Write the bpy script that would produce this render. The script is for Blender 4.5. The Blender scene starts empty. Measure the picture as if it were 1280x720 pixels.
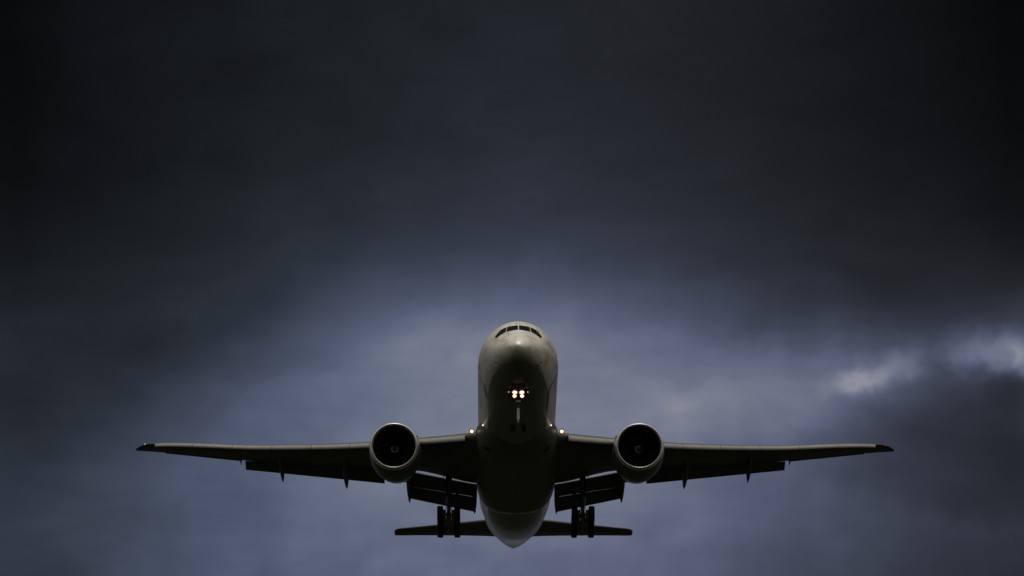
import bpy, bmesh, math, random
from mathutils import Vector, Matrix

random.seed(7)
R = math.radians
scene = bpy.context.scene
COL = scene.collection

# ------------------------------------------------------------------ camera
cam_d = bpy.data.cameras.new('camera')
cam_d.sensor_width = 36.0
cam_d.lens = 160.0
cam_d.clip_start = 0.5
cam_d.clip_end = 60000.0
cam = bpy.data.objects.new('camera', cam_d)
COL.objects.link(cam)
cam.location = (0.0, 0.0, 1.7)
cam.rotation_euler = (R(90.0 + 13.487), 0.0, 0.0)
scene.camera = cam

# ------------------------------------------------------------------ exposure
vs = scene.view_settings
vs.view_transform = 'Standard'
vs.look = 'None'
vs.exposure = 0.0
vs.gamma = 1.0
vs.use_curve_mapping = False

SUN_ELEV = 83.0
SUN_AZ = 0.0              # compass bearing of the sun, from +Y clockwise (high, just beyond the aircraft)
SUN_STRENGTH = 1.5

sun_d = bpy.data.lights.new('sun', 'SUN')
sun_d.energy = SUN_STRENGTH
sun_d.angle = R(24.0)
sun_d.color = (1.0, 0.945, 0.85)
sun = bpy.data.objects.new('sun', sun_d)
COL.objects.link(sun)
_sd = Vector((math.sin(R(SUN_AZ)) * math.cos(R(SUN_ELEV)),
              math.cos(R(SUN_AZ)) * math.cos(R(SUN_ELEV)), math.sin(R(SUN_ELEV))))
sun.rotation_euler = _sd.to_track_quat('Z', 'Y').to_euler()
sun.location = (0, -40, 220)


# ------------------------------------------------------------------ node helper
class NT:
    def __init__(self, tree):
        self.t = tree
        self.t.nodes.clear()

    def n(self, kind, **kw):
        nd = self.t.nodes.new(kind)
        for k, v in kw.items():
            setattr(nd, k, v)
        return nd

    def put(self, sock, v):
        if hasattr(v, 'is_output') or isinstance(v, bpy.types.NodeSocket):
            self.t.links.new(v, sock)
        else:
            sock.default_value = v

    def m(self, op, a, b=0.0, c=0.0, clamp=False):
        nd = self.n('ShaderNodeMath', operation=op, use_clamp=clamp)
        self.put(nd.inputs[0], a)
        self.put(nd.inputs[1], b)
        self.put(nd.inputs[2], c)
        return nd.outputs[0]

    def remap(self, v, a, b, c, d, mode='SMOOTHSTEP'):
        nd = self.n('ShaderNodeMapRange', interpolation_type=mode)
        self.put(nd.inputs['Value'], v)
        for k, x in zip(('From Min', 'From Max', 'To Min', 'To Max'), (a, b, c, d)):
            self.put(nd.inputs[k], x)
        return nd.outputs['Result']

    def noise(self, vec, scale, detail=4.0, rough=0.5, dist=0.0):
        nd = self.n('ShaderNodeTexNoise')
        self.put(nd.inputs['Vector'], vec)
        self.put(nd.inputs['Scale'], scale)
        self.put(nd.inputs['Detail'], detail)
        self.put(nd.inputs['Roughness'], rough)
        self.put(nd.inputs['Distortion'], dist)
        return nd.outputs['Fac']

    def mixc(self, f, a, b, mode='MIX'):
        nd = self.n('ShaderNodeMix', data_type='RGBA', blend_type=mode)
        self.put(nd.inputs[0], f)
        self.put(nd.inputs[6], a)
        self.put(nd.inputs[7], b)
        return nd.outputs[2]

    def ramp(self, f, stops):
        nd = self.n('ShaderNodeValToRGB')
        cr = nd.color_ramp
        cr.interpolation = 'LINEAR'
        while len(cr.elements) < len(stops):
            cr.elements.new(0.5)
        for e, (p, c) in zip(cr.elements, stops):
            e.position = p
            e.color = c
        self.put(nd.inputs[0], f)
        return nd.outputs[0]


# ------------------------------------------------------------------ world: storm sky
world = bpy.data.worlds.new('World')
scene.world = world
world.use_nodes = True
W = NT(world.node_tree)
tc = W.n('ShaderNodeTexCoord')
sep = W.n('ShaderNodeSeparateXYZ')
W.put(sep.inputs[0], tc.outputs['Generated'])
dx, dy, dz = sep.outputs
# bearing and elevation of the direction looked at, in degrees
az = W.m('MULTIPLY', W.m('ARCTAN2', dx, dy), 57.29578)
el = W.m('MULTIPLY', W.m('ARCSINE', dz), 57.29578)
# cloud turbulence: the bearing/elevation are pushed about by noise before they are used
comb = W.n('ShaderNodeCombineXYZ')
W.put(comb.inputs[0], az)
W.put(comb.inputs[1], el)
P = comb.outputs[0]
map1 = W.n('ShaderNodeMapping')
W.put(map1.inputs['Vector'], P)
map1.inputs['Scale'].default_value = (0.30, 0.42, 1)
map1.inputs['Location'].default_value = (3.1, 1.7, 0)
n1 = W.noise(map1.outputs[0], 1.0, 3.0, 0.45)
map2 = W.n('ShaderNodeMapping')
W.put(map2.inputs['Vector'], P)
map2.inputs['Scale'].default_value = (0.9, 0.9, 1)
map2.inputs['Location'].default_value = (-7.3, 4.2, 0)
n2 = W.noise(map2.outputs[0], 1.0, 4.0, 0.5, 0.3)
map3 = W.n('ShaderNodeMapping')      # hanging rain streaks: stretched upright
W.put(map3.inputs['Vector'], P)
map3.inputs['Scale'].default_value = (2.4, 0.45, 1)
n3 = W.noise(map3.outputs[0], 1.0, 3.0, 0.5)
c1 = W.m('SUBTRACT', n1, 0.5)
c2 = W.m('SUBTRACT', n2, 0.5)
c3 = W.m('SUBTRACT', n3, 0.5)
# fine cloud edge turbulence for the breaks
n4 = W.noise(P, 2.6, 4.0, 0.55)
n5 = W.noise(P, 3.1, 4.0, 0.55, 0.4)
azw = W.m('ADD', az, W.m('ADD', W.m('MULTIPLY', c1, 1.1), W.m('MULTIPLY', c2, 0.6)))
elw = W.m('ADD', el, W.m('ADD', W.m('MULTIPLY', c2, 0.85), W.m('MULTIPLY', c3, 0.26)))
azb = W.m('ADD', az, W.m('MULTIPLY', W.m('SUBTRACT', n4, 0.5), 0.55))
elb = W.m('ADD', el, W.m('MULTIPLY', W.m('SUBTRACT', n5, 0.5), 0.38))

# the storm front: log2 brightness of the cloud, lens corner darkening included, as a sum of (profile over elevation) x (profile over bearing)
SKY_AZ = [-6.445, -5.438, -4.431, -3.222, -2.014, -1.007, 0.0, 1.208, 2.417, 3.625, 4.632, 5.639, 6.445]
SKY_EL = [17.112, 15.803, 15.098, 14.494, 13.89, 13.487, 13.084, 12.681, 12.279, 11.876, 11.473, 10.869, 9.862]
SKY_TERMS = [
   ( [-3.107, -3.002, -2.874, -2.696, -2.45, -2.244, -2.009, -1.776, -1.686, -1.685, -1.688, -1.678, -1.781] ,
      [2.929, 2.628, 2.395, 2.152, 1.922, 1.778, 1.71, 1.78, 1.916, 2.128, 2.365, 2.566, 2.789] ),
   ( [-0.528, -0.486, -0.416, -0.383, -0.245, 0.117, 0.516, 0.939, 0.987, 0.76, 0.378, 0.0, -0.351] ,
      [-0.753, -1.016, -0.731, -0.194, 0.276, 0.516, 0.598, 0.575, 0.543, 0.468, 0.181, 0.041, 0.352] ),
   ( [0.031, -0.045, -0.105, -0.162, -0.212, -0.272, -0.484, -0.602, 0.134, 0.595, 0.675, 0.471, 0.444] ,
      [-0.206, 0.083, 0.333, 0.441, 0.309, 0.121, -0.025, 0.181, 0.393, 0.363, 0.024, -0.505, -0.981] ),
   ( [0.479, 0.244, 0.175, 0.089, -0.118, -0.465, -0.456, 0.018, 0.43, 0.222, -0.163, -0.359, -0.545] ,
      [-0.199, -0.032, -0.108, -0.091, -0.228, -0.397, -0.51, -0.261, 0.155, 0.554, 0.638, 0.332, -0.083] ),
]


def curve(v, xs, ys):
    """smooth 1-D profile; inputs and outputs in real units"""
    lo, hi = min(ys) - .05, max(ys) + .05
    x0, x1 = min(xs), max(xs)
    nd = W.n('ShaderNodeFloatCurve')
    cv = nd.mapping.curves[0]
    P_ = sorted(((x - x0) / (x1 - x0), (y - lo) / (hi - lo)) for x, y in zip(xs, ys))
    while len(cv.points) < len(P_):
        cv.points.new(0.5, 0.5)
    for p_, q_ in zip(cv.points, P_):
        p_.location = q_
        p_.handle_type = 'AUTO'
    nd.mapping.update()
    W.put(nd.inputs['Value'], W.m('DIVIDE', W.m('SUBTRACT', v, x0), x1 - x0, clamp=True))
    return W.m('ADD', W.m('MULTIPLY', nd.outputs[0], hi - lo), lo)


logL = 0.0
for fe, fa in SKY_TERMS:
    logL = W.m('ADD', logL, W.m('MULTIPLY', curve(elw, SKY_EL, fe), curve(azw, SKY_AZ, fa)))


def blob(total, u0, v0, sx, sy, amt, rot=0.0, sharp=1.0):
    """a bank (amt<0) or a break (amt>0) in the cloud, soft edged, centred on a bearing and elevation"""
    a = W.m('SUBTRACT', azb, u0)
    b = W.m('SUBTRACT', elb, v0)
    c, s = math.cos(R(rot)), math.sin(R(rot))
    p1 = W.m('DIVIDE', W.m('ADD', W.m('MULTIPLY', a, c), W.m('MULTIPLY', b, s)), sx)
    p2 = W.m('DIVIDE', W.m('SUBTRACT', W.m('MULTIPLY', b, c), W.m('MULTIPLY', a, s)), sy)
    r2 = W.m('ADD', W.m('MULTIPLY', p1, p1), W.m('MULTIPLY', p2, p2))
    if sharp != 1.0:
        r2 = W.m('POWER', r2, sharp)
    return W.m('ADD', total, W.m('MULTIPLY', W.m('EXPONENT', W.m('MULTIPLY', r2, -1.0)), amt))


# breaks in the cloud to the right: bearing, elevation, half sizes, stops, tilt, edge
for b_ in ((4.46, 12.24, .42, .15, .95, 4, 1.4), (4.86, 12.42, .50, .19, .60, 12, 1.2), (6.30, 12.62, .60, .27, 1.20, -8, 1.3), (5.42, 12.45, .24, .3, -.35, 0, 1.0),
           (6.62, 12.45, .30, .16, .6, -50, 2.0), (5.45, 12.52, 1.15, .26, .48, 4, 1.0),
           (5.6, 11.2, 1.9, .66, -.50, -10, 3.0), (-3.9, 12.9, 1.5, .35, -.30, 22, 1.3), (-2.6, 12.2, 1.2, .3, .16, 24, 1.2),
           (6.05, 12.12, .75, .34, -.55, -10, 1.5), (5.2, 11.9, .8, .3, -.2, 0, 1.0)):
    logL = blob(logL, *b_)
logL = W.m('ADD', logL, W.m('MULTIPLY_ADD', c2, 0.75, 0.03))
logL = W.m('ADD', logL, W.m('MULTIPLY', c1, 0.5))
# torn wisps lying along the wind
for tilt_, sc_, amp_, seed_ in ((24, (0.55, 1.9), 0.55, 2.0), (-16, (1.0, 2.0), 0.36, 9.0)):
    mw = W.n('ShaderNodeMapping')
    W.put(mw.inputs['Vector'], P)
    mw.inputs['Rotation'].default_value = (0, 0, -R(tilt_))
    mw.inputs['Scale'].default_value = (*sc_, 1)
    mw.inputs['Location'].default_value = (seed_, seed_ * .7, 0)
    nw_ = W.noise(mw.outputs[0], 1.0, 5.0, 0.55, 0.6)
    logL = W.m('ADD', logL, W.m('MULTIPLY', W.m('SUBTRACT', nw_, 0.5), amp_))
logL = W.m('ADD', logL, W.m('MULTIPLY', c3, 0.12))
logL = W.m('ADD', logL, W.remap(el, 12.9, 14.0, 0.17, 0.0))
# unseen brighter strip of sky added low down, to reflect in the tail
logL = W.m('ADD', logL, W.remap(el, 3.0, 9.0, 1.5, 0.0))
lum_front = W.m('POWER', 2.0, logL)
# away from the storm bank (overhead, behind the photographer) the unseen overcast is shaped to light the aircraft
front = W.remap(dy, 0.72, 0.90, 0.0, 1.0)
side = W.m('ABSOLUTE', dx)
up_ = W.remap(el, 8.0, 80.0, 0.02, 0.50)
lum_else = W.m('ADD', up_, W.m('MULTIPLY', W.remap(side, 0.25, 0.8, 0.0, 0.20), W.remap(el, -1.0, 6.0, 0.0, 1.0)))
lum_else = W.m('MULTIPLY', lum_else, W.m('ADD', 0.8, W.m('MULTIPLY', n2, 0.4)))
lum = W.m('ADD', W.m('MULTIPLY', lum_front, front), W.m('MULTIPLY', lum_else, W.m('SUBTRACT', 1.0, front)))
# thick dark cloud is neutral, thin cloud is blue-violet
tint = W.ramp(W.m('MULTIPLY', lum, 4.0), [
    (0.0, (0.92, 1.00, 1.08, 1)), (0.04, (0.88, 0.99, 1.16, 1)), (0.12, (0.80, 0.98, 1.40, 1)),
    (0.30, (0.79, 0.97, 1.51, 1)), (0.45, (0.80, 0.97, 1.51, 1)), (0.75, (0.86, 0.98, 1.34, 1)), (1.0, (0.91, 1.0, 1.22, 1))])
# the overcast elsewhere is a warm grey
sideways = W.n('ShaderNodeCombineXYZ')          # bluer to the left of the front, more violet to the right
W.put(sideways.inputs[0], W.remap(az, -5.0, 5.0, 0.96, 1.05))
W.put(sideways.inputs[1], W.remap(az, -5.0, 5.0, 0.995, 0.99))
sideways.inputs[2].default_value = 1.0
tint = W.mixc(1.0, tint, sideways.outputs[0], 'MULTIPLY')
tint = W.mixc(front, (1.0, 0.96, 0.88, 1), tint)
sky = W.n('ShaderNodeTexSky', sky_type='NISHITA', sun_disc=False)
sky.sun_elevation = R(SUN_ELEV)
sky.sun_rotation = R(SUN_AZ)
vm = W.n('ShaderNodeVectorMath', operation='SCALE')
W.put(vm.inputs[0], tint)
W.put(vm.inputs['Scale'], W.m('MULTIPLY', lum, 10.0))
cloudcol = vm.outputs[0]
skycol = W.mixc(0.998, sky.outputs[0], cloudcol)
bg = W.n('ShaderNodeBackground')
W.put(bg.inputs['Color'], skycol)
bg.inputs['Strength'].default_value = 0.1
wo = W.n('ShaderNodeOutputWorld')
W.put(wo.inputs['Surface'], bg.outputs[0])


# ------------------------------------------------------------------ materials
def principled(name):
    m = bpy.data.materials.new(name)
    m.use_nodes = True
    T = NT(m.node_tree)
    b = T.n('ShaderNodeBsdfPrincipled')
    o = T.n('ShaderNodeOutputMaterial')
    T.put(o.inputs[0], b.outputs[0])
    return m, T, b


def paint(name, col, rough=0.35, metal=0.0, coat=0.0, dirt=0.25, dirt_col=(0.10, 0.09, 0.075), scale=1.0, bump=0.0, spec=0.5, keel=None):
    m, T, b = principled(name)
    t = T.n('ShaderNodeTexCoord')
    mp = T.n('ShaderNodeMapping')
    T.put(mp.inputs['Vector'], t.outputs['Object'])
    mp.inputs['Scale'].default_value = (1.6 * scale, 0.16 * scale, 1.6 * scale)   # streaked along the airflow
    n = T.noise(mp.outputs[0], 1.0, 6.0, 0.6)
    n2 = T.noise(t.outputs['Object'], 3.5 * scale, 4.0, 0.6)
    f = T.m('MULTIPLY', T.remap(n, 0.42, 0.75, 0.0, 1.0), dirt)
    f = T.m('ADD', f, T.m('MULTIPLY', T.remap(n2, 0.5, 0.8, 0.0, 1.0), dirt * 0.4))
    base = (*col, 1)
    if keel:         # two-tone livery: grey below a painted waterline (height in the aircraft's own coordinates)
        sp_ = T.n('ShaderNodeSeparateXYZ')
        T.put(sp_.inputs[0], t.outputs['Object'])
        shade_rise = T.remap(sp_.outputs[1], keel[2], keel[3], 0.60, 0.0, 'SMOOTHERSTEP')       # climbs at the nose, painting in the V of shade beneath it
        h_ = T.m('SUBTRACT', sp_.outputs[2], shade_rise)
        soft = T.m('MULTIPLY_ADD', shade_rise, 0.95, 0.05)                                     # masked line aft, feathered where it paints the nose shade
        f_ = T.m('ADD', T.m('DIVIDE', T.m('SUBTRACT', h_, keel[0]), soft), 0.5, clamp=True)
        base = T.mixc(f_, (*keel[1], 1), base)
    T.put(b.inputs['Base Color'], T.mixc(f, base, (*dirt_col, 1)))
    T.put(b.inputs['Roughness'], T.m('ADD', rough, T.m('MULTIPLY', T.m('SUBTRACT', n2, 0.5), 0.18)))
    b.inputs['Metallic'].default_value = metal
    b.inputs['Coat Weight'].default_value = coat
    b.inputs['Coat Roughness'].default_value = 0.24
    b.inputs['Specular IOR Level'].default_value = spec
    if bump:
        bp = T.n('ShaderNodeBump')
        bp.inputs['Strength'].default_value = bump
        bp.inputs['Distance'].default_value = 0.02
        T.put(bp.inputs['Height'], T.noise(t.outputs['Object'], 1.3, 3.0, 0.5))
        T.put(b.inputs['Normal'], bp.outputs[0])
    return m


def lamp_mat(name, col, strength):
    m, T, b = principled(name)
    b.inputs['Base Color'].default_value = (*col, 1)
    b.inputs['Emission Color'].default_value = (*col, 1)
    b.inputs['Emission Strength'].default_value = strength
    return m


MAT = {
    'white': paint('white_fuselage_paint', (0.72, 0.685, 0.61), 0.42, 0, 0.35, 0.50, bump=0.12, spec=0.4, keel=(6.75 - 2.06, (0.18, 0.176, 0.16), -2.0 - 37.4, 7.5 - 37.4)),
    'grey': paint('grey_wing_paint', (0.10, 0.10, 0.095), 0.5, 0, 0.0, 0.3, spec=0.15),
    'slat': paint('bare_slat_metal', (0.245, 0.25, 0.228), 0.42, 0.2, 0, 0.25),
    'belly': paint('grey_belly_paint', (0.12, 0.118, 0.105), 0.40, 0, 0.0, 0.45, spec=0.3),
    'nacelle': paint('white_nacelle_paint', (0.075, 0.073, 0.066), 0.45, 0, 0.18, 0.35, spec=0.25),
    'lip': paint('polished_inlet_aluminium', (0.72, 0.71, 0.66), 0.34, 0.45, 0, 0.12),
    'duct': paint('dark_inlet_liner', (0.035, 0.035, 0.037), 0.6, 0, 0, 0.2),
    'fan': paint('dark_titanium_fan', (0.02, 0.02, 0.022), 0.5, 0.3, 0, 0.2),
    'spinner': paint('black_spinner', (0.02, 0.02, 0.022), 0.5, 0, 0, 0.1),
    'mark_white': paint('white_spinner_mark', (0.75, 0.75, 0.73), 0.5, 0, 0, 0.1),
    'nozzle': paint('heat_stained_nozzle', (0.12, 0.105, 0.09), 0.42, 0.9, 0, 0.4),
    'gear': paint('grey_gear_enamel', (0.085, 0.085, 0.08), 0.42, 0.1, 0, 0.5),
    'chrome': paint('bright_oleo', (0.88, 0.88, 0.87), 0.25, 0.0, 0.5, 0.03),
    'rim': paint('grey_wheel_rim', (0.26, 0.26, 0.25), 0.45, 0.4, 0, 0.4),
    'tyre': paint('black_tyre_rubber', (0.018, 0.018, 0.019), 0.75, 0, 0, 0.1, spec=0.3),
    'opening_dark': paint('opening_dark_paint', (0.02, 0.02, 0.018), 0.8, 0, 0, 0.1, spec=0.1),
    'glass': paint('dark_cockpit_glass', (0.012, 0.012, 0.013), 0.3, 0, 0, 0.02, spec=0.06),
    'seam': paint('dark_seal', (0.035, 0.032, 0.03), 0.7, 0, 0, 0.1),
    'gold': paint('gold_lettering', (0.85, 0.47, 0.04), 0.4, 0, 0, 0.1),
    'maroon': paint('dark_red_livery', (0.07, 0.018, 0.02), 0.4, 0, 0, 0.1),
    'pale': paint('pale_lettering', (0.80, 0.82, 0.84), 0.4, 0, 0, 0.1),
    'dark': paint('black_wingtip', (0.015, 0.016, 0.018), 0.45, 0, 0, 0.1),
    'plate': paint('white_tag', (0.8, 0.8, 0.78), 0.5, 0, 0, 0.2),
    'lamp_nose': lamp_mat('nose_lamp_light', (1.0, 0.66, 0.42), 4.5),
    'lamp_bloom_ring': lamp_mat('nose_lamp_bloom', (1.0, 0.36, 0.13), 1.0),  # amber bloom round the nose lenses, drawn as a glowing rim
    'root_bloom_ring': lamp_mat('root_lamp_bloom', (1.0, 0.55, 0.18), 0.5),  # the same drawn bloom, for the wing root lamps
    'lamp_root': lamp_mat('wing_root_lamp_light', (1.0, 0.68, 0.34), 3.0),
    'spot_side': lamp_mat('small_spot_glow', (1.0, 0.86, 0.62), 1.6),
    'red': lamp_mat('red_navigation_light', (1.0, 0.05, 0.04), 0.6),
    'green': lamp_mat('green_navigation_light', (0.55, 1.0, 0.80), 0.5),
    'beacon': paint('red_beacon_glass', (0.25, 0.02, 0.02), 0.2, 0, 0, 0.05),
}

for nd_ in MAT['glass'].node_tree.nodes:
    if nd_.type == 'BSDF_PRINCIPLED':
        nd_.inputs['IOR'].default_value = 1.10

# ------------------------------------------------------------------ ground
def ground():
    m, T, b = principled('dark_field_ground')
    t = T.n('ShaderNodeTexCoord')
    n = T.noise(t.outputs['Object'], 0.02, 8.0, 0.6)
    n2 = T.noise(t.outputs['Object'], 1.5, 6.0, 0.65)
    c = T.mixc(n, (0.011, 0.014, 0.007, 1), (0.019, 0.019, 0.011, 1))
    c = T.mixc(T.m('MULTIPLY', n2, 0.5), c, (0.009, 0.010, 0.005, 1))
    T.put(b.inputs['Base Color'], c)
    b.inputs['Roughness'].default_value = 0.95
    b.inputs['Specular IOR Level'].default_value = 0.05
    bp = T.n('ShaderNodeBump')
    bp.inputs['Strength'].default_value = 0.6
    T.put(bp.inputs['Height'], n2)
    T.put(b.inputs['Normal'], bp.outputs[0])
    bm = bmesh.new()
    S = 20000
    bmesh.ops.create_grid(bm, x_segments=40, y_segments=40, size=S)
    me = bpy.data.meshes.new('ground')
    bm.to_mesh(me)
    bm.free()
    o = bpy.data.objects.new('ground', me)
    COL.objects.link(o)
    me.materials.append(m)
    o['kind'] = 'structure'
    o['label'] = 'dark grass field below the approach path'


ground()

# ------------------------------------------------------------------ the airliner
# aircraft coordinates: x to its left wing, y aft from the nose tip, z up from the fuselage centre line
PITCH = R(2.5)
ELEV0 = R(12.5)
YAW = R(0.30)
P0 = Vector((0.46, 350.0 * math.cos(ELEV0), 1.7 + 350.0 * math.sin(ELEV0)))   # where station y=9 flies
BASE = Vector((0.0, 37.4, -6.75))                                            # below the main gear

airliner = bpy.data.objects.new('airliner', None)
COL.objects.link(airliner)
airliner.empty_display_size = 4.0
rot = Matrix.Rotation(YAW, 4, 'Z') @ Matrix.Rotation(-PITCH, 4, 'X')
airliner.matrix_world = Matrix.Translation(P0) @ rot @ Matrix.Translation(BASE - Vector((0, 9.0, 0)))
airliner['label'] = 'white twin engine jet airliner seen head on, wheels and flaps down, nose lights lit'
airliner['category'] = 'airliner'


def link(name, bm, mats, parent=None, smooth=True, angle=40, recalc=True, shift=True):
    if recalc:
        bmesh.ops.recalc_face_normals(bm, faces=bm.faces)
    if shift:
        for v in bm.verts:
            v.co -= BASE
    me = bpy.data.meshes.new(name)
    bm.to_mesh(me)
    bm.free()
    for m in (mats if isinstance(mats, (list, tuple)) else [mats]):
        me.materials.append(MAT[m])
    if smooth:
        for p in me.polygons:
            p.use_smooth = True
        me.set_sharp_from_angle(angle=R(angle))
    o = bpy.data.objects.new(name, me)
    COL.objects.link(o)
    o.parent = parent if parent is not None else airliner
    return o


def pchip(xs, ys):
    n = len(xs)
    h = [xs[i + 1] - xs[i] for i in range(n - 1)]
    d = [(ys[i + 1] - ys[i]) / h[i] for i in range(n - 1)]
    m = [0.0] * n
    m[0], m[-1] = d[0], d[-1]
    for i in range(1, n - 1):
        if d[i - 1] * d[i] > 0:
            w1, w2 = 2 * h[i] + h[i - 1], h[i] + 2 * h[i - 1]
            m[i] = (w1 + w2) / (w1 / d[i - 1] + w2 / d[i])

    def f(x):
        if x <= xs[0]:
            return ys[0]
        if x >= xs[-1]:
            return ys[-1]
        i = 0
        while x > xs[i + 1]:
            i += 1
        t = (x - xs[i]) / h[i]
        return ((2 * t ** 3 - 3 * t ** 2 + 1) * ys[i] + (t ** 3 - 2 * t ** 2 + t) * h[i] * m[i]
                + (-2 * t ** 3 + 3 * t ** 2) * ys[i + 1] + (t ** 3 - t ** 2) * h[i] * m[i + 1])
    return f


def loft(bm, rings, cap0=True, cap1=True, mat=0):
    vr = [[bm.verts.new(p) for p in ring] for ring in rings]
    n = len(vr[0])
    for a, b in zip(vr[:-1], vr[1:]):
        for i in range(n):
            f = bm.faces.new((a[i], a[(i + 1) % n], b[(i + 1) % n], b[i]))
            f.material_index = mat
    if cap0:
        bm.faces.new(vr[0]).material_index = mat
    if cap1:
        bm.faces.new(vr[-1]).material_index = mat
    return vr


def tube(bm, pts, r, seg=12, mat=0, caps=True):
    """a round bar through the points; r a number or one per point"""
    pts = [Vector(p) for p in pts]
    rr = r if isinstance(r, (list, tuple)) else [r] * len(pts)
    rings = []
    up = None
    for i, p in enumerate(pts):
        d = (pts[min(i + 1, len(pts) - 1)] - pts[max(i - 1, 0)]).normalized()
        if up is None:
            up = Vector((0, 0, 1)) if abs(d.z) < 0.9 else Vector((0, 1, 0))
        s = d.cross(up).normalized()
        up = s.cross(d).normalized()
        rings.append([p + (s * math.cos(t) + up * math.sin(t)) * rr[i]
                      for t in (2 * math.pi * k / seg for k in range(seg))])
    loft(bm, rings, caps, caps, mat)


def box(bm, c, s, rotm=None, mat=0):
    r = bmesh.ops.create_cube(bm, size=1.0)
    for v in r['verts']:
        p = Vector((v.co.x * s[0], v.co.y * s[1], v.co.z * s[2]))
        if rotm is not None:
            p = rotm @ p
        v.co = p + Vector(c)
        for f in v.link_faces:
            f.material_index = mat


# ------------------------------------------------------------------ fuselage
def _q(pairs):
    f = pchip([math.sqrt(a) for a, _ in pairs], [v for _, v in pairs])
    return lambda a: f(math.sqrt(max(a, 0.0)))

f_top = _q([(0, -.95), (.3, -.42), (1, .12), (2, .72), (2.7, 1.12), (3.4, 1.62), (4.1, 2.06), (5, 2.46), (6, 2.74), (7.5, 2.97),
            (10, 3.1), (57, 3.1), (63, 2.95), (68, 2.55), (71.5, 2.0), (73.9, 1.35)])
f_bot = _q([(0, -.95), (.3, -1.42), (1, -1.86), (2, -2.25), (3, -2.52), (5, -2.85), (7, -3.03), (10, -3.1), (48, -3.1),
            (51, -3.0), (54, -2.75), (57, -2.42), (60, -2.05), (64, -1.35), (69, -.42), (73.9, .30)])
f_wid = _q([(0, 0.0), (.3, .62), (1, 1.18), (2, 1.72), (3, 2.12), (4, 2.42), (5, 2.65), (6.5, 2.9), (8, 3.05), (10, 3.1), (50, 3.1),
            (54, 3.0), (58, 2.76), (62, 2.52), (66, 2.12), (70, 1.50), (72.5, .98), (73.5, .62), (73.9, .38)])
f_mid = _q([(0, -.95), (1, -.85), (3, -.6), (6, -.2), (10, 0), (50, 0), (60, .45), (73.9, .85)])


def fus(a, t, off=0.0):
    w, m_ = f_wid(a), f_mid(a)
    s = math.sin(t)
    h = (f_top(a) - m_) if s >= 0 else (m_ - f_bot(a))
    p = Vector((w * math.cos(t), a, m_ + h * s))
    if off:
        n = Vector((math.cos(t) / max(w, .05), 0, s / max(h, .05))).normalized()
        e = 0.05
        q1, q0 = fus(a + e, t), fus(max(a - e, 0.001), t)
        tang = (q1 - q0).normalized()
        n = (n - tang * n.dot(tang)).normalized()
        p = p + n * off
    return p


def on_fus(x, z, lo=0.02, hi=12.0):
    """station where the front view point (x, z) lies on the nose surface"""
    def inside(a):
        w, m_ = f_wid(a), f_mid(a)
        h = (f_top(a) - m_) if z >= m_ else (m_ - f_bot(a))
        return (x / max(w, 1e-4)) ** 2 + ((z - m_) / max(h, 1e-4)) ** 2 <= 1.0
    for _ in range(40):
        c = 0.5 * (lo + hi)
        if inside(c):
            hi = c
        else:
            lo = c
    a = hi
    w, m_ = f_wid(a), f_mid(a)
    h = (f_top(a) - m_) if z >= m_ else (m_ - f_bot(a))
    return a, math.atan2((z - m_) / h, x / w)


def fus_patch(name, mat, quads, parent, nu=6, nv=6, off=0.012, space='xz'):
    """patch of skin laid on the fuselage; quads: corner (x,z) or (a,t) lists"""
    bm = bmesh.new()
    for q in quads:
        g = []
        for i in range(nu + 1):
            row = []
            for j in range(nv + 1):
                u, v = i / nu, j / nv
                x = (q[0][0] * (1 - u) + q[1][0] * u) * (1 - v) + (q[3][0] * (1 - u) + q[2][0] * u) * v
                z = (q[0][1] * (1 - u) + q[1][1] * u) * (1 - v) + (q[3][1] * (1 - u) + q[2][1] * u) * v
                a, t = on_fus(x, z) if space == 'xz' else (x, z)
                row.append(bm.verts.new(fus(a, t, off)))
            g.append(row)
        for i in range(nu):
            for j in range(nv):
                bm.faces.new((g[i][j], g[i + 1][j], g[i + 1][j + 1], g[i][j + 1]))
    o = link(name, bm, mat, parent, recalc=False)
    return o


def fus_stroke(bm, pts, wid, off=0.014, space='xz', mat=0):
    """a painted line on the skin through (x,z) or (a,t) points"""
    P = []
    for p in pts:
        a, t = on_fus(*p) if space == 'xz' else p
        P.append((fus(a, t, off), fus(a, t, off + 0.1)))
    rows = []
    for i, (p, q) in enumerate(P):
        d = (P[min(i + 1, len(P) - 1)][0] - P[max(i - 1, 0)][0]).normalized()
        n = (q - p).normalized()
        s = d.cross(n).normalized() * wid * 0.5
        rows.append((bm.verts.new(p + s), bm.verts.new(p - s)))
    for (a, b), (c, d) in zip(rows[:-1], rows[1:]):
        bm.faces.new((a, b, d, c)).material_index = mat


def dense(pts, n=6):
    out = []
    for (a, b), (c, d) in zip(pts[:-1], pts[1:]):
        for k in range(n):
            out.append((a + (c - a) * k / n, b + (d - b) * k / n))
    out.append(pts[-1])
    return out


bm = bmesh.new()
stations = [0.012, .05, .12, .22, .35, .5, .7, .95, 1.25, 1.6, 2, 2.35, 2.7, 3.05, 3.4, 3.75, 4.1, 4.5, 5, 5.5, 6, 6.7, 7.5, 8.4, 9.4, 10.5]
stations += [10.5 + 2.0 * k for k in range(1, 19)]
stations += [48, 49.5, 51, 52.5, 54, 55.5, 57, 58.5, 60, 61.5, 63, 64.5, 66, 67.5, 69, 70, 71, 72, 72.8, 73.4, 73.9]
SEG = 72
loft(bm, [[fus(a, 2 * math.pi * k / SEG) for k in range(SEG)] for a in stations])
fuselage = link('fuselage', bm, 'white')

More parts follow.
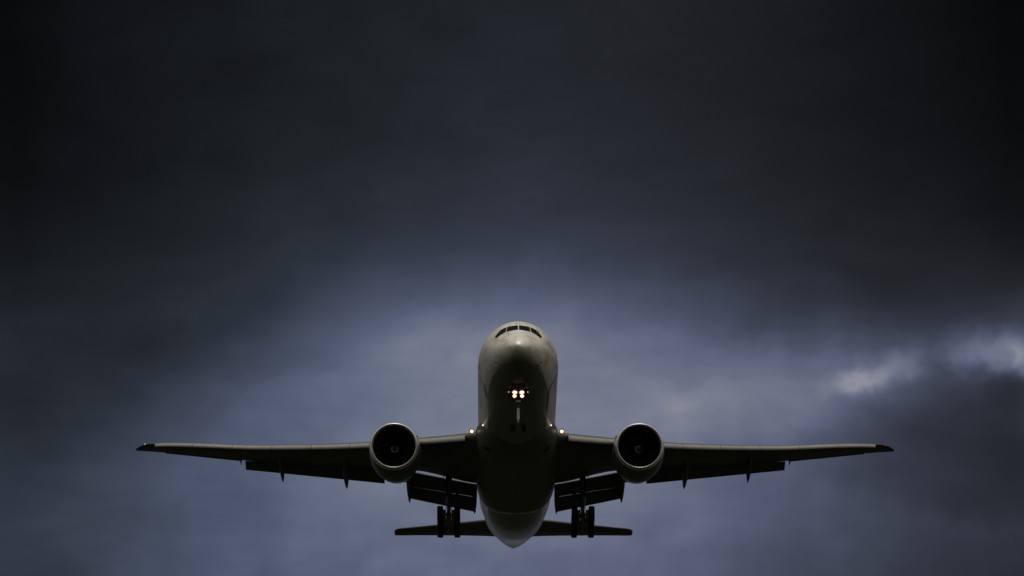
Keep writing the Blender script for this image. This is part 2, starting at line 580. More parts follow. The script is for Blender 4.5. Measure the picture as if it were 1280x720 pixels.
# cockpit glazing, three panes a side (front-view corners, metres)
panes = [[(0.05, 1.25), (0.90, 1.10), (0.82, 1.67), (0.05, 1.77)],
         [(0.97, 1.08), (1.365, .87), (1.36, 1.46), (0.87, 1.66)],
         [(1.385, .855), (1.69, .60), (1.77, .84), (1.375, 1.45)]]
for sgn in (1, -1):
    for q in panes:
        qq = [(sgn * x, z) for x, z in q]
        if sgn < 0:
            qq = [qq[1], qq[0], qq[3], qq[2]]
        fus_patch('windshield_pane', 'glass', [qq], fuselage, 5, 5, 0.012)
# dark seal round the glazing
for sgn in (1, -1):
    fus_patch('windshield_seal', 'seam', [[(sgn * 0.03, 1.215), (sgn * 0.93, 1.055), (sgn * 0.83, 1.70), (sgn * 0.03, 1.80)] if sgn > 0 else
                                         [(-0.93, 1.055), (-0.03, 1.215), (-0.03, 1.80), (-0.83, 1.70)]], fuselage, 6, 6, 0.006)

    q = [(.98, 1.05), (1.685, .605), (1.765, .845), (.89, 1.64)]
    fus_patch('windshield_seal', 'seam', [q if sgn > 0 else [(-x, z) for x, z in (q[1], q[0], q[3], q[2])]], fuselage, 8, 6, 0.005)

# skin doors: an outline and a sill handle on the skin
def skin_door(a0, a1, t0, t1, side):
    bm = bmesh.new()
    tt = [t0, t1] if side > 0 else [math.pi - t0, math.pi - t1]
    loop = dense([(a0, tt[0]), (a1, tt[0]), (a1, tt[1]), (a0, tt[1]), (a0, tt[0])], 8)
    fus_stroke(bm, loop, 0.06, 0.008, 'at')
    am = (a0 + a1) / 2
    fus_stroke(bm, [(am - .1, tt[0] * .45 + tt[1] * .55), (am + .1, tt[0] * .45 + tt[1] * .55)], 0.05, 0.009, 'at')
    link('cabin_door', bm, 'seam', fuselage, recalc=False)


for a in (6.9, 16.5, 31.0, 45.5, 56.8):
    for sd in (1, -1):
        skin_door(a, a + 1.07, R(-9), R(28), sd)

# cabin windows on the parallel section, both sides
def window_mesh():
    bm = bmesh.new()
    for ring, off, mi in (((.17, .25), .006, 1), ((.125, .19), .010, 0)):
        vs_ = []
        for k in range(16):
            t = 2 * math.pi * k / 16
            y = ring[0] * math.copysign(abs(math.cos(t)) ** .75, math.cos(t))
            z = .62 + ring[1] * math.copysign(abs(math.sin(t)) ** .75, math.sin(t))
            vs_.append(bm.verts.new((math.sqrt((3.1 + off) ** 2 - z * z), y, z)))
        bm.faces.new(vs_).material_index = mi
    me = bpy.data.meshes.new('cabin_window')
    bm.to_mesh(me)
    bm.free()
    me.materials.append(MAT['glass'])
    me.materials.append(MAT['seam'])
    return me


wm = window_mesh()
wk = 0
a = 11.6
while a < 45 and wk < 50:
    if not any(d - .35 < a < d + 1.42 for d in (16.5, 31.0)):
        for sd in (1, -1):
            o = bpy.data.objects.new('cabin_window', wm)
            COL.objects.link(o)
            o.parent = fuselage
            o.location = Vector((0, a, 0)) - BASE
            if sd < 0:
                o.rotation_euler = (0, 0, math.pi)
        wk += 1
    a += 0.60

# livery marks on the skin
bm = bmesh.new()     # gold upright lettering behind the flight deck on the aircraft's left
for st in ([(3.05, 3), (3.3, -3), (3.1, -7), (3.45, -10), (3.15, -14), (3.2, -19)],
           [(3.55, 1), (3.7, -5), (3.45, -9), (3.75, -13), (3.5, -18)],
           [(3.2, -20), (3.6, -22), (3.3, -25)], [(3.0, -8), (3.6, -6)], [(3.0, -15), (3.8, -16)]):
    fus_stroke(bm, [(a_, R(t_)) for a_, t_ in dense(st, 4)], 0.17, 0.012, 'at')
link('gold_lettering', bm, 'gold', fuselage, recalc=False)
bm = bmesh.new()     # pale lettering on the other side
for st in ([(2.9, 176), (3.3, 182), (3.0, 186)], [(3.3, 174), (3.9, 178), (3.6, 184), (3.9, 188)],
           [(3.9, 177), (4.4, 183), (4.1, 190)], [(4.3, 181), (4.8, 187), (4.6, 192)], [(2.9, 183), (4.2, 186)]):
    fus_stroke(bm, [(a_, R(t_)) for a_, t_ in dense(st, 4)], 0.13, 0.012, 'at')
link('pale_lettering', bm, 'pale', fuselage, recalc=False)
for sd, pts in ((1, [(8.5, -12), (8.2, -22), (8.0, -32), (8.6, -38), (9.2, -41), (11.4, -41.5), (14.5, -42.2)]),
                (-1, [(8.6, -14), (8.3, -24), (8.6, -33), (9.2, -36), (11.0, -39)])):
    bm = bmesh.new()
    pts = [(a_, R(t_) if sd > 0 else math.pi - R(t_)) for a_, t_ in pts]
    fus_stroke(bm, dense(pts, 6), 0.20, 0.012, 'at')
    link('livery_stripe', bm, 'maroon', fuselage, recalc=False)

# probes, aerials, hatch, beacon
def stub(name, a, t, h, l, w, mat, sweep=0.0):
    b0, b1 = fus(a, t, -.02), fus(a, t, h)
    nrm = (b1 - b0).normalized()
    ax = Vector((0, 1, 0))
    ax = (ax - nrm * ax.dot(nrm)).normalized()
    sd = nrm.cross(ax)
    bm = bmesh.new()
    rings = []
    for c, k, sh in ((b0, 1.0, 0.0), (b1, .6, sweep)):
        rings.append([c + ax * (sh + l * k * x) + sd * (w * k * y) for x, y in
                      ((-.5, 0), (-.2, .5), (.2, .4), (.5, 0), (.2, -.4), (-.2, -.5))])
    loft(bm, rings)
    link(name, bm, mat, fuselage, angle=30)


for sd in (1, -1):
    for a_, t_ in ((2.17, -38.6), (2.35, -27)):
        bm = bmesh.new()
        t = R(t_) if sd > 0 else math.pi - R(t_)
        p, q = fus(a_, t, -.01), fus(a_, t, .13)
        tube(bm, [p, q, q + Vector((0, -.26, 0))], [.035, .028, .014], 8)
        link('pitot_probe', bm, 'seam', fuselage)
    stub('drain_mast', 12.5, R(-62) if sd > 0 else math.pi - R(-62), .25, .30, .06, 'seam', .1)
stub('blade_aerial', 15.0, R(90), .38, .42, .05, 'white', .15)
stub('blade_aerial', 20.0, R(-90), .36, .40, .05, 'white', .15)
stub('blade_aerial', 13.2, R(-83), .30, .34, .05, 'seam', .12)
for x0, x1, z_ in ((-.24, -.07, 2.05), (.03, .17, 2.04)):
    bm = bmesh.new()
    fus_stroke(bm, dense([(x0, z_), (x1, z_)], 3), 0.09, 0.015)
    link('roof_vent', bm, 'seam', fuselage, recalc=False)
for a_, t_ in ((28.0, 90),):
    bm = bmesh.new()
    p = fus(a_, R(t_))
    bmesh.ops.create_uvsphere(bm, u_segments=12, v_segments=8, radius=.13, matrix=Matrix.Translation(p))
    link('anti_collision_beacon', bm, 'beacon', fuselage)
bm = bmesh.new()       # auxiliary power outlet at the tail cone tip
tube(bm, [fus(73.9, 0).lerp(fus(73.9, math.pi), .5) + Vector((0, -.05, .1)), fus(73.9, 0).lerp(fus(73.9, math.pi), .5) + Vector((0, .08, .1))], .16, 12)
link('exhaust_outlet', bm, 'nozzle', fuselage)

# nose wheel bay, its dark inside painted as a flat patch on the keel
fus_patch('nose_wheel_bay_dark_patch', 'opening_dark', [[(4.0, R(-102)), (6.9, R(-102)), (6.9, R(-78)), (4.0, R(-78))]], fuselage, 10, 8, 0.010, 'at')

# ------------------------------------------------------------------ belly fairing
g_w = pchip([20.0, 21.5, 23.5, 26, 38, 42, 44.5, 46.5], [2.1, 2.75, 3.20, 3.38, 3.36, 3.2, 2.7, 1.9])
g_b = pchip([20.0, 21.5, 23.5, 26, 38, 42, 43.6, 46.5], [-2.8, -3.16, -3.50, -3.66, -3.72, -3.68, -3.55, -2.7])
bm = bmesh.new()
rings = []
for k in range(41):
    a = 20.0 + 26.5 * k / 40
    ring = []
    for q in range(48):
        t = 2 * math.pi * q / 48
        c, sn = math.cos(t), math.sin(t)
        e = 2 / 2.7
        x = g_w(a) * math.copysign(abs(c) ** e, c)
        z = -1.25 + (abs(g_b(a)) - 1.25 if sn < 0 else 0.45) * math.copysign(abs(sn) ** e, sn)
        ring.append((x, a, z))
    rings.append(ring)
loft(bm, rings)
belly = link('belly_fairing', bm, 'belly')
for sd in (1, -1):
    bm = bmesh.new()
    box(bm, (sd * 2.35, 23.3, -2.93), (.46, .5, .30), Matrix.Rotation(sd * R(-38), 3, 'Y'))  # solid block, black paint for the dark of the hole
    link('ram_air_inlet_dark_block', bm, 'opening_dark', belly, smooth=False)

# ------------------------------------------------------------------ wings
w_le = pchip([1.5, 3.5, 12.4, 20.8, 30.4, 31.4, 31.95, 32.25], [22.6, 24.2, 30.3, 36.1, 42.9, 44.1, 45.4, 46.4])
w_te = pchip([1.5, 3.5, 9.6, 20.0, 30.4, 32.0, 32.5], [37.3, 37.4, 38.3, 42.0, 46.0, 46.7, 46.9])
w_zl = pchip([1.5, 3.5, 8.0, 12.4, 20.8, 30.4, 32.5], [-1.95, -1.72, -1.28, -0.84, 0.42, 2.30, 2.72])
w_zt = pchip([1.5, 3.2, 8.2, 12.4, 20.8, 30.4, 32.5], [-2.55, -2.42, -1.18, -0.72, 0.55, 2.36, 2.72])
w_tc = pchip([1.5, 3.5, 9.6, 20, 32.5], [.135, .13, .105, .098, .085])


def airfoil(n=22):
    """closed loop (u chordwise 0..1, upper then lower), heights for unit thickness"""
    us = [0.5 * (1 - math.cos(math.pi * k / n)) for k in range(n + 1)]
    th = lambda u: 5 * (.2969 * math.sqrt(u) - .126 * u - .3516 * u * u + .2843 * u ** 3 - .1030 * u ** 4)
    up = [(u, th(u) * 1.02) for u in us]
    lo = [(u, -th(u) * (.98 - .35 * max(0, (u - .5) * 2) ** 1.5)) for u in us[1:-1]]
    return up + lo[::-1]


FOIL = airfoil()


def wing_ring(x, sd):
    le, te, zl, zt, tc_ = w_le(x), w_te(x), w_zl(x), w_zt(x), w_tc(x)
    c = te - le
    return [(sd * x, le + c * u, zl + (zt - zl) * u + h * tc_ * c) for u, h in FOIL]


def wing_pt(x, u, h=0.0):
    le, te = w_le(x), w_te(x)
    return le + (te - le) * u, w_zl(x) + (w_zt(x) - w_zl(x)) * u + h


SLAT = [(0, 0), (.015, .07), (.07, .15), (.18, .22), (.35, .285), (.6, .325), (1.0, .33),
        (.8, .29), (.55, .215), (.38, .12), (.27, .0), (.2, -.075), (.1, -.085), (.03, -.05)]


def slat(wing, sd, x0, x1, drop=23.0, ch0=None, ch1=None):
    bm = bmesh.new()
    rings = []
    for k in range(7):
        x = x0 + (x1 - x0) * k / 6
        ch = .42 + .045 * (w_te(x) - w_le(x))
        cs, sn = math.cos(R(drop)), math.sin(R(drop))
        c = w_te(x) - w_le(x)
        a1, z1 = w_le(x) + .02 * c, w_zl(x) + w_tc(x) * c * .16        # slat trailing edge
        ring = []
        for u, h in SLAT:
            du, dh = (u - 1.0) * ch, (h - .33) * ch
            ring.append((sd * x, a1 + du * cs - dh * sn, z1 + du * sn + dh * cs))
        rings.append(ring)
    loft(bm, rings)
    link('slat', bm, 'slat', wing, angle=35)


FLAP = [(0, 0), (.03, .05), (.1, .085), (.25, .105), (.5, .085), (.75, .045), (1, 0), (.75, -.01), (.5, -.025), (.25, -.045), (.1, -.045), (.03, -.03)]


def flap(name, wing, sd, x0, x1, a0, z0, a1, z1, ch0, ch1, d0, d1, tk=1.0, mat='grey'):
    """flap from x0 to x1; leading edge a0,z0 -> a1,z1; chords ch0, ch1; droop angles"""
    bm = bmesh.new()
    rings = []
    for k in range(9):
        f = k / 8
        x = x0 + (x1 - x0) * f
        ch, d = ch0 + (ch1 - ch0) * f, R(d0 + (d1 - d0) * f)
        a, z = a0 + (a1 - a0) * f, z0 + (z1 - z0) * f
        rings.append([(sd * x, a + ch * (u * math.cos(d) + h * tk * math.sin(d)), z + ch * (-u * math.sin(d) + h * tk * math.cos(d)))
                      for u, h in FLAP])
    loft(bm, rings)
    return link(name, bm, mat, wing, angle=35)


def fairing(wing, sd, x, a0, z0, a1, z1, w=.24, h=.42, skew=0.0):
    bm = bmesh.new()
    rings = []
    N = 14
    for k in range(N + 1):
        f = k / N
        r = (max(0.0, math.sin(math.pi * min(1, f * 1.15 if f < .45 else .5175 + (f - .45) * .8772))) ** .65) if 0 < f < 1 else 0.0
        r = max(r, .03)
        bend = 0.35 * max(0, f - .45) ** 2
        ring = []
        for q in range(14):
            t = 2 * math.pi * q / 14
            ring.append((sd * (x + skew * f) + w * r * math.cos(t), a0 + (a1 - a0) * f, z0 + (z1 - z0) * f - bend + h * r * math.sin(t)))
        rings.append(ring)
    loft(bm, rings)
    link('flap_track_fairing', bm, 'grey', wing)


def lamp(name, mat, c, r, parent, direction=(0, -1, 0), depth=.06, housing=None, ring=None):
    """a lens: a shallow dome facing forward, in a dark cup run forward to keep its light off the skin"""
    bm = bmesh.new()
    d = Vector(direction).normalized()
    q = Vector((0, 0, 1)).rotation_difference(d).to_matrix()
    rings = []
    for k, (rr, h, m_) in enumerate(((1.25, -.5, 1), (1.25, .95, 1), (1.1, .95, 1), (1.0, 0, 1), (.98, 0, 2), (.70, depth * .6 / r, 2), (.35, depth / r, 0))):
        rings.append(([Vector(c) + q @ Vector((rr * r * math.cos(t), rr * r * math.sin(t), h * r))
                       for t in (2 * math.pi * i / 16 for i in range(16))], m_))
    vr = [[bm.verts.new(p) for p in ring] for ring, _ in rings]
    for (va, vb), (_, mi) in zip(zip(vr[:-1], vr[1:]), rings[1:]):
        for i in range(16):
            bm.faces.new((va[i], va[(i + 1) % 16], vb[(i + 1) % 16], vb[i])).material_index = mi
    bm.faces.new(vr[0]).material_index = 1
    bm.faces.new(vr[-1]).material_index = 0
    return link(name, bm, [mat, housing or 'seam', ring or mat], parent)


def make_wing(sd):
    bm = bmesh.new()
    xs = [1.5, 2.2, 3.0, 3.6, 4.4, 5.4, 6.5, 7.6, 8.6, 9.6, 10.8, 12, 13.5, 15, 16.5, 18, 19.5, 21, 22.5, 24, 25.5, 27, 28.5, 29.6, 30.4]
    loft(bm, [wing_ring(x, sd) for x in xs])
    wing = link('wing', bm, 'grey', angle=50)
    # raked dark tip
    bm = bmesh.new()
    loft(bm, [wing_ring(x, sd) for x in (30.402, 30.8, 31.2, 31.55, 31.85, 32.05, 32.2)])
    link('wing_tip', bm, 'dark', wing, angle=50)
    # slats
    for x0, x1 in ((4.15, 8.55), (10.35, 13.55), (13.58, 16.75), (16.78, 20.1), (20.13, 23.5), (23.53, 26.9), (26.93, 30.3)):
        slat(wing, sd, x0, x1)
    # inboard double-slotted flap
    mf = flap('inboard_flap', wing, sd, 3.2, 8.95, w_te(3.2) - .05, w_zt(3.2) - .13, w_te(8.95) - .05, w_zt(8.95) - .13, 2.05, 2.25, 16.5, 20)
    ae, ze = [], []
    for x, ch, d in ((3.2, 2.05, 16.5), (8.95, 2.25, 20)):
        ae.append(w_te(x) - .05 + ch * math.cos(R(d)) - .06)
        ze.append(w_zt(x) - .13 - ch * math.sin(R(d)) - .025)
    flap('aft_flap', wing, sd, 3.3, 8.95, ae[0], ze[0], ae[1], ze[1], 1.55, 1.3, 40, 36)
    # flaperon behind the engine, outboard flap, aileron
    flap('flaperon', wing, sd, 9.05, 10.85, w_te(9.05) - .15, w_zt(9.05) - .10, w_te(10.85) - .15, w_zt(10.85) - .10, 1.9, 1.7, 18, 18)
    flap('outboard_flap', wing, sd, 10.9, 22.7, w_te(10.9) - .2, w_zt(10.9) - .10, w_te(22.7) - .2, w_zt(22.7) - .10, 1.95, 1.25, 24, 22)
    flap('aileron', wing, sd, 23.0, 29.6, w_te(23.0) - 1.05, w_zt(23.0) - .015, w_te(29.6) - .72, w_zt(29.6) - .012, 1.12, .78, 3, 3, .9)
    # flap track fairings (the last one is the small aileron hinge)
    fairing(wing, sd, 14.1, 35.6, -.85, 41.9, -1.72)
    fairing(wing, sd, 19.5, 38.0, .10, 42.9, -.92, .21, .36)
    fairing(wing, sd, 8.85, 36.4, -1.55, 41.9, -2.92, .22, .40)
    fairing(wing, sd, 3.42, 37.6, -2.7, 42.2, -3.80, .20, .36)
    fairing(wing, sd, 23.0, 39.9, .62, 42.3, .42, .08, .14)
    # lights: landing lamp in the root leading edge, two small glowing spots on the fairing shoulder, tip light
    lamp('landing_light', 'lamp_root', (sd * 3.60, 23.78, -1.42), .17, wing, (0, -1, -.1), ring='root_bloom_ring')
    lamp('shoulder_spot', 'spot_side', (sd * 2.84, 23.25, -1.36), .06, wing, (sd * .1, -1, -.1))
    lamp('shoulder_spot', 'spot_side', (sd * 2.71, 21.0, -1.62), .06, wing, (sd * .1, -1, -.1))
    lamp('navigation_light', 'red' if sd > 0 else 'green', (sd * 31.22, w_le(31.22) - .04, w_zl(31.22) + .03), .075, wing, (sd * .5, -1, 0))
    # static wicks
    for k in range(6):
        x = 26 + k * 1.05
        bm = bmesh.new()
        tube(bm, [(sd * x, w_te(x) - .05, w_zt(x)), (sd * x, w_te(x) + .28, w_zt(x) - .02)], .012, 5)
        link('static_wick', bm, 'seam', wing)
    return wing


WINGS = {sd: make_wing(sd) for sd in (1, -1)}

# ------------------------------------------------------------------ engines
EX, EA, EZ = 9.80, 23.6, -2.62


def revolve(bm, prof, c, seg=64, mats=None, toe=0.0, tilt=0.0, close=False):
    M_ = Matrix.Rotation(toe, 3, 'Z') @ Matrix.Rotation(tilt, 3, 'X')
    rows = []
    for u, r in prof:
        rows.append([bm.verts.new(Vector(c) + M_ @ Vector((1.03 * r * math.cos(t), u, 1.03 * r * math.sin(t))))
                     for t in (2 * math.pi * k / seg for k in range(seg))])
    for j, (a, b) in enumerate(zip(rows[:-1], rows[1:])):
        for k in range(seg):
            f = bm.faces.new((a[k], a[(k + 1) % seg], b[(k + 1) % seg], b[k]))
            f.material_index = mats[j] if mats else 0
    if close:
        bm.faces.new(rows[0])
        bm.faces.new(rows[-1])
    return M_


def make_engine(sd):
    c = (sd * EX, EA, EZ)
    toe = sd * R(1.2)
    tilt = R(-1.0)
    bm = bmesh.new()
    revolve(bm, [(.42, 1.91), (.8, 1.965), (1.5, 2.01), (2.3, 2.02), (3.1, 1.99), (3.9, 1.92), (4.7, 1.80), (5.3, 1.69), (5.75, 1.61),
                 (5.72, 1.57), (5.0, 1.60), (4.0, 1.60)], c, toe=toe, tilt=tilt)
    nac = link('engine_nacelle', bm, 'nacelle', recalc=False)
    bm = bmesh.new()
    lipp = [(.42, 1.91), (.25, 1.875), (.12, 1.835), (.04, 1.795), (.0, 1.75), (.02, 1.715), (.08, 1.685), (.18, 1.66), (.30, 1.645)]
    revolve(bm, lipp[::-1], c, toe=toe, tilt=tilt)
    bmesh.ops.reverse_faces(bm, faces=bm.faces)
    link('inlet_lip', bm, 'lip', nac, recalc=False)
    bm = bmesh.new()
    revolve(bm, [(.30, 1.645), (.6, 1.63), (1.1, 1.64), (1.7, 1.66), (2.4, 1.66)], c, toe=toe, tilt=tilt)
    link('inlet_duct', bm, 'duct', nac, recalc=False)
    # fan: 22 curved blades
    M_ = Matrix.Rotation(toe, 3, 'Z') @ Matrix.Rotation(tilt, 3, 'X')
    bm = bmesh.new()
    for k in range(22):
        t0 = 2 * math.pi * k / 22
        rows = []
        for j in range(8):
            f = j / 7
            r = .50 + 1.17 * f
            lean = .16 * math.sin(f * 2.6) - .10 * f
            st = R(28 + 32 * f)
            half = (.21 + .10 * f) / r
            row = []
            for q in (-1, -.3, .4, 1):
                t = t0 + lean + sd * q * half * math.sin(st)
                row.append(bm.verts.new(Vector(c) + M_ @ Vector((r * math.cos(t), 1.62 + q * .24 * math.cos(st) + .05 * q * q, r * math.sin(t)))))
            rows.append(row)
        for a, b in zip(rows[:-1], rows[1:]):
            for i in range(3):
                bm.faces.new((a[i], a[i + 1], b[i + 1], b[i]))
    revolve(bm, [(2.05, .3), (2.1, 1.655)], c, toe=toe, tilt=tilt)
    link('fan', bm, 'fan', nac, recalc=False)
    # spinner with a pale comma painted on it
    bm = bmesh.new()
    sp = [(.92, .008), (.94, .06), (1.0, .135), (1.12, .235), (1.28, .34), (1.46, .43), (1.64, .50), (1.9, .52)]
    revolve(bm, sp, c, seg=32, toe=toe, tilt=tilt)
    fr = pchip([p[0] for p in sp], [p[1] for p in sp])
    rows = []
    for k in range(26):
        f = k / 25
        t = R(125 + 285 * f) if sd < 0 else R(60 + 250 * f)
        u = 1.07 + .10 * f
        wd = .022 * math.sin(math.pi * (.12 + .86 * f)) + .01
        rows.append([bm.verts.new(Vector(c) + M_ @ Vector(((1.03 * fr(uu) + .012) * math.cos(t), uu - .008, (1.03 * fr(uu) + .012) * math.sin(t)))) for uu in (u - wd, u + wd)])
    for a, b in zip(rows[:-1], rows[1:]):
        bm.faces.new((a[0], a[1], b[1], b[0])).material_index = 1
    link('spinner', bm, ['spinner', 'mark_white'], nac, recalc=False)
    # core nozzle and plug
    bm = bmesh.new()
    revolve(bm, [(4.0, 1.22), (5.2, 1.18), (6.2, 1.0), (7.2, .78), (7.18, .75), (6.4, .8)], c, toe=toe, tilt=tilt, seg=40)
    revolve(bm, [(6.4, .55), (7.2, .46), (8.0, .22), (8.5, .03)], c, toe=toe, tilt=tilt, seg=32)
    link('exhaust_nozzle', bm, 'nozzle', nac, recalc=False)
    # inboard chine
    bm = bmesh.new()
    ang = R(38) if sd < 0 else R(180 - 38)
    for th in (-.012, .012):
        pass
    n_ = Vector((math.cos(ang), 0, math.sin(ang)))
    s_ = Vector((-math.sin(ang), 0, math.cos(ang)))
    prof = [(1.5, 1.95), (3.2, 1.95), (3.15, 2.30), (2.9, 2.38), (2.3, 2.26)]
    loft(bm, [[Vector(c) + Vector((0, u, 0)) + n_ * r + s_ * th for u, r in prof] for th in (-.02, .02)])
    link('nacelle_chine', bm, 'nacelle', nac, angle=20)
    # pylon
    bm = bmesh.new()
    rings = []
    for z, a0, a1, w in ((EZ + 1.45, 25.6, 36.0, .20), (EZ + 1.95, 26.2, 36.5, .24), (-1.05, 27.6, 37.0, .24), (-.75, 28.6, 37.0, .16)):
        rings.append([(sd * EX + w * y, a0 + (a1 - a0) * u, z) for u, y in
                      ((0, 0), (.03, .5), (.12, .9), (.4, 1), (.75, .7), (1, .05), (.75, -.7), (.4, -1), (.12, -.9), (.03, -.5))])
    loft(bm, rings)
    link('pylon', bm, 'nacelle', nac, angle=35)
    return nac


for sd in (1, -1):
    make_engine(sd)

# ------------------------------------------------------------------ tail
def surf_ring(p_le, chord, tk, axis):
    out = []
    for u, h in FOIL:
        if axis == 'x':
            out.append((p_le[0], p_le[1] + chord * u, p_le[2] + h * tk * chord - p_le[3] * u))
        else:
            out.append((p_le[0] + h * tk * chord, p_le[1] + chord * u, p_le[2]))
    return out


for sd in (1, -1):
    bm = bmesh.new()
    rings = []
    for x, le, ch, z, dr in ((.9, 62.6, 7.3, .42, -.05), (2.7, 64.1, 6.1, .60, -.02), (6.5, 67.0, 4.1, .90, .0), (10.2, 69.8, 2.55, 1.20, .05), (10.55, 70.2, 2.2, 1.22, .05),
                             (10.72, 70.8, 1.5, 1.23, .04)):
        rings.append(surf_ring((sd * x, le, z, dr), ch, .105, 'x'))
    loft(bm, rings)
    st = link('horizontal_stabilizer', bm, 'grey', angle=50)
    flap('elevator', st, sd, 3.0, 10.1, 68.35, .60, 71.55, 1.17, 1.75, .85, -1, -1, .75)
bm = bmesh.new()
rings = []
for z, le, ch in ((2.3, 57.5, 10.5), (3.3, 58.8, 9.6), (6.0, 61.6, 7.8), (9.5, 65.3, 5.5), (12.3, 68.2, 3.7), (12.7, 69.0, 2.8)):
    rings.append(surf_ring((0, le, z), ch, .095, 'z'))
loft(bm, rings)
fin = link('vertical_stabilizer', bm, 'white', angle=50)
bm = bmesh.new()
rings = []
for z, a0, ch in ((3.6, 65.6, 2.75), (12.1, 70.4, 1.5)):
    rings.append([(y * .16 * ch, a0 + u * ch, z) for u, y in ((0, 1), (.5, .6), (1, .03), (1, -.03), (.5, -.6), (0, -1))])
loft(bm, rings)
link('rudder', bm, 'white', fin, angle=30)

# ------------------------------------------------------------------ landing gear
def wheel_mesh(name, ro, w, rr):
    """tyre and rim about the x axis"""
    bm = bmesh.new()
    prof = [(-w * .42, rr, 1), (-w * .5, rr + (ro - rr) * .45, 0), (-w * .47, ro * .93, 0), (-w * .36, ro * .985, 0), (-w * .18, ro, 0), (0, ro * 1.0, 0), (w * .18, ro, 0),
            (w * .36, ro * .985, 0), (w * .47, ro * .93, 0), (w * .5, rr + (ro - rr) * .45, 0), (w * .42, rr, 0)]
    rim = [(-w * .42, rr, 1), (-w * .30, rr * .86, 1), (-w * .22, rr * .45, 1), (-w * .32, rr * .22, 1), (-w * .32, .01, 1)]
    N = 36
    def rev(pr, mi):
        rows = [[bm.verts.new((x, r * math.cos(2 * math.pi * k / N), r * math.sin(2 * math.pi * k / N))) for k in range(N)] for x, r, _ in pr]
        for a, b in zip(rows[:-1], rows[1:]):
            for k in range(N):
                bm.faces.new((a[k], a[(k + 1) % N], b[(k + 1) % N], b[k])).material_index = mi
    rev(prof, 0)
    rev(rim, 1)
    rev([(-x, r, 1) for x, r, _ in rim], 1)
    bmesh.ops.remove_doubles(bm, verts=bm.verts, dist=1e-4)
    bmesh.ops.recalc_face_normals(bm, faces=bm.faces)
    me = bpy.data.meshes.new(name)
    bm.to_mesh(me)
    bm.free()
    me.materials.append(MAT['tyre'])
    me.materials.append(MAT['rim'])
    for p in me.polygons:
        p.use_smooth = True
    me.set_sharp_from_angle(angle=R(40))
    return me


def place_wheel(me, c, parent):
    o = bpy.data.objects.new('wheel', me)
    COL.objects.link(o)
    o.parent = parent
    o.location = Vector(c) - BASE


# nose gear
NA, NZ = 5.9, -5.40
bm = bmesh.new()
tube(bm, [(0, NA + .1, -2.7), (0, NA, -4.12)], .17, 16)                       # outer cylinder
tube(bm, [(-.50, NA, NZ), (.50, NA, NZ)], .075, 12)                           # axle
tube(bm, [(0, NA + .3, -2.75), (0, NA + .16, -3.4)], .07, 8)
tube(bm, [(0, NA + .16, -4.05), (0, NA + .52, -4.65), (0, NA + .12, -5.2)], .055, 8)   # torque links
for s_ in (1, -1):
    tube(bm, [(s_ * .45, NA + 1.6, -2.75), (s_ * .14, NA + .12, -3.75)], .055, 8)      # drag braces
    tube(bm, [(s_ * .22, NA - .12, -3.95), (s_ * .22, NA + .1, -3.95)], .07, 10)       # steering cylinders
box(bm, (0, NA, -3.95), (.5, .26, .22))
box(bm, (0, NA - .28, -3.10), (.86, .14, .10))                                # lamp bracket
box(bm, (0, NA - .02, NZ), (.20, .24, .26))
ngear = link('nose_gear', bm, 'gear', angle=30)
bm = bmesh.new()
tube(bm, [(0, NA, -4.10), (0, NA, -5.3)], [.105, .10], 20)
link('oleo_piston', bm, 'chrome', ngear)
nw = wheel_mesh('wheel', .535, .41, .25)
for s_ in (1, -1):
    place_wheel(nw, (s_ * .435, NA, NZ), ngear)
for s_ in (1, -1):
    lamp('landing_light', 'lamp_nose', (s_ * .265, NA - .42, -2.99), .195, ngear, (0, -1, -.14), .05, ring='lamp_bloom_ring')
    lamp('nose_gear_light_or_glint', 'lamp_nose', (s_ * .285, NA - .40, -3.25), .16, ngear, (0, -1, -.14), .04, ring='lamp_bloom_ring')
for s_ in (1, -1):
    lamp('nose_gear_light_or_glint', 'spot_side', (s_ * .74, NA - .5, -2.98), .06, ngear, (s_ * .15, -1, -.1), ring='lamp_bloom_ring')  # small glowing lenses added for the glints at the gear door edges
bm = bmesh.new()
box(bm, (0.0, NA - .35, -3.66), (.40, .03, .16))
tube(bm, [(0, NA - .34, -3.60), (0, NA - .1, -3.62)], .03, 6)
link('number_plate', bm, 'plate', ngear, smooth=False)
for s_ in (1, -1):
    bm = bmesh.new()
    ring0 = [(s_ * .66, 4.9, -2.80), (s_ * .66, 7.3, -2.95), (s_ * .66, 7.3, -3.85), (s_ * .66, 5.6, -3.80), (s_ * .66, 5.0, -3.20)]
    loft(bm, [[(x + s_ * (.05 + .10 * (-2.8 - z)), a, z) for x, a, z in ring0], [(x + s_ * (.10 + .10 * (-2.8 - z)), a, z) for x, a, z in ring0]])
    link('gear_door', bm, 'white', ngear, smooth=False)

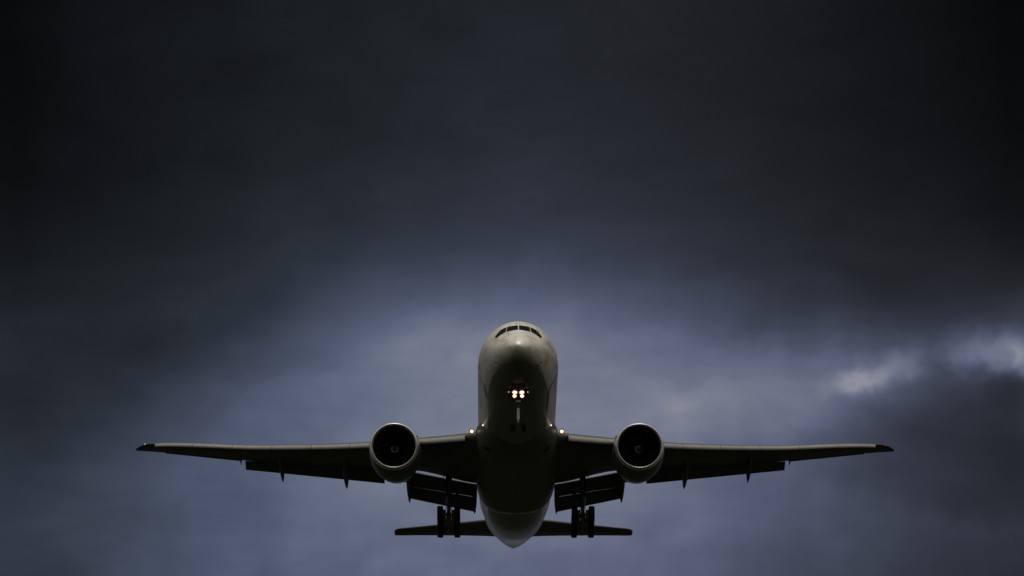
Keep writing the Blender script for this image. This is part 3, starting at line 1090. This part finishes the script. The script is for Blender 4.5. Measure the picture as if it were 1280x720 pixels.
# main gear
MA, MZ, MX = 37.4, -5.68, 5.53
TOE = R(13)
mw = wheel_mesh('wheel', .675, .50, .30)
for sd in (1, -1):
    bm = bmesh.new()
    tube(bm, [(sd * MX, 36.7, -1.6), (sd * MX, 37.2, -4.3)], .26, 16)
    tube(bm, [(sd * MX, 37.2, -4.2), (sd * MX, 37.4, -5.55)], .17, 16)
    tube(bm, [(sd * 4.0, 36.9, -2.6), (sd * (MX - .1), 37.1, -4.0)], .12, 10)          # side brace
    tube(bm, [(sd * 5.3, 34.8, -1.8), (sd * MX, 37.0, -4.0)], .12, 10)                 # drag brace
    tube(bm, [(sd * MX, 37.6, -4.1), (sd * MX, 38.1, -4.9), (sd * MX, 37.6, -5.5)], .09, 8)
    for s_ in (1, -1):
        tube(bm, [(sd * MX + s_ * .16, 36.9, -3.0), (sd * MX + s_ * .2, 37.05, -4.4), (sd * MX + s_ * .3, 36.4, -5.2)], .025, 6)   # hoses
    gear = link('main_gear', bm, 'gear', angle=30)
    bm = bmesh.new()
    ax = lambda k: (MA + k * 1.46 * math.cos(TOE), MZ - k * 1.46 * math.sin(TOE))
    f_, r_ = ax(-1.05), ax(1.05)
    tube(bm, [(sd * MX, *f_), (sd * MX, *r_)], .21, 14)
    for s_ in (1, -1):
        tube(bm, [(sd * MX + s_ * .33, f_[0], f_[1] - .1), (sd * MX + s_ * .33, r_[0], r_[1] - .1)], .09, 8)
    for k in (-1, 0, 1):
        p = ax(k)
        tube(bm, [(sd * MX - .80, *p), (sd * MX + .80, *p)], .09, 10)
        for s_ in (1, -1):
            tube(bm, [(sd * MX + s_ * .22, *p), (sd * MX + s_ * .47, *p)], .36, 18)    # brake packs
            tube(bm, [(sd * MX + s_ * .3, p[0] - .2, p[1] + .12), (sd * MX + s_ * .3, p[0] - .3, p[1] + .12)], .07, 8)
    link('bogie', bm, 'rim', gear, angle=30)
    for k in (-1, 0, 1):
        for s_ in (1, -1):
            place_wheel(mw, (sd * MX + s_ * .70, *ax(k)), gear)
    bm = bmesh.new()
    q = [(36.0, -1.9), (38.2, -2.1), (38.0, -3.7), (36.4, -3.6)]
    loft(bm, [[(sd * (MX + .42 + d), a, z) for a, z in q] for d in (0, .05)])
    link('gear_door', bm, 'grey', gear, smooth=False)
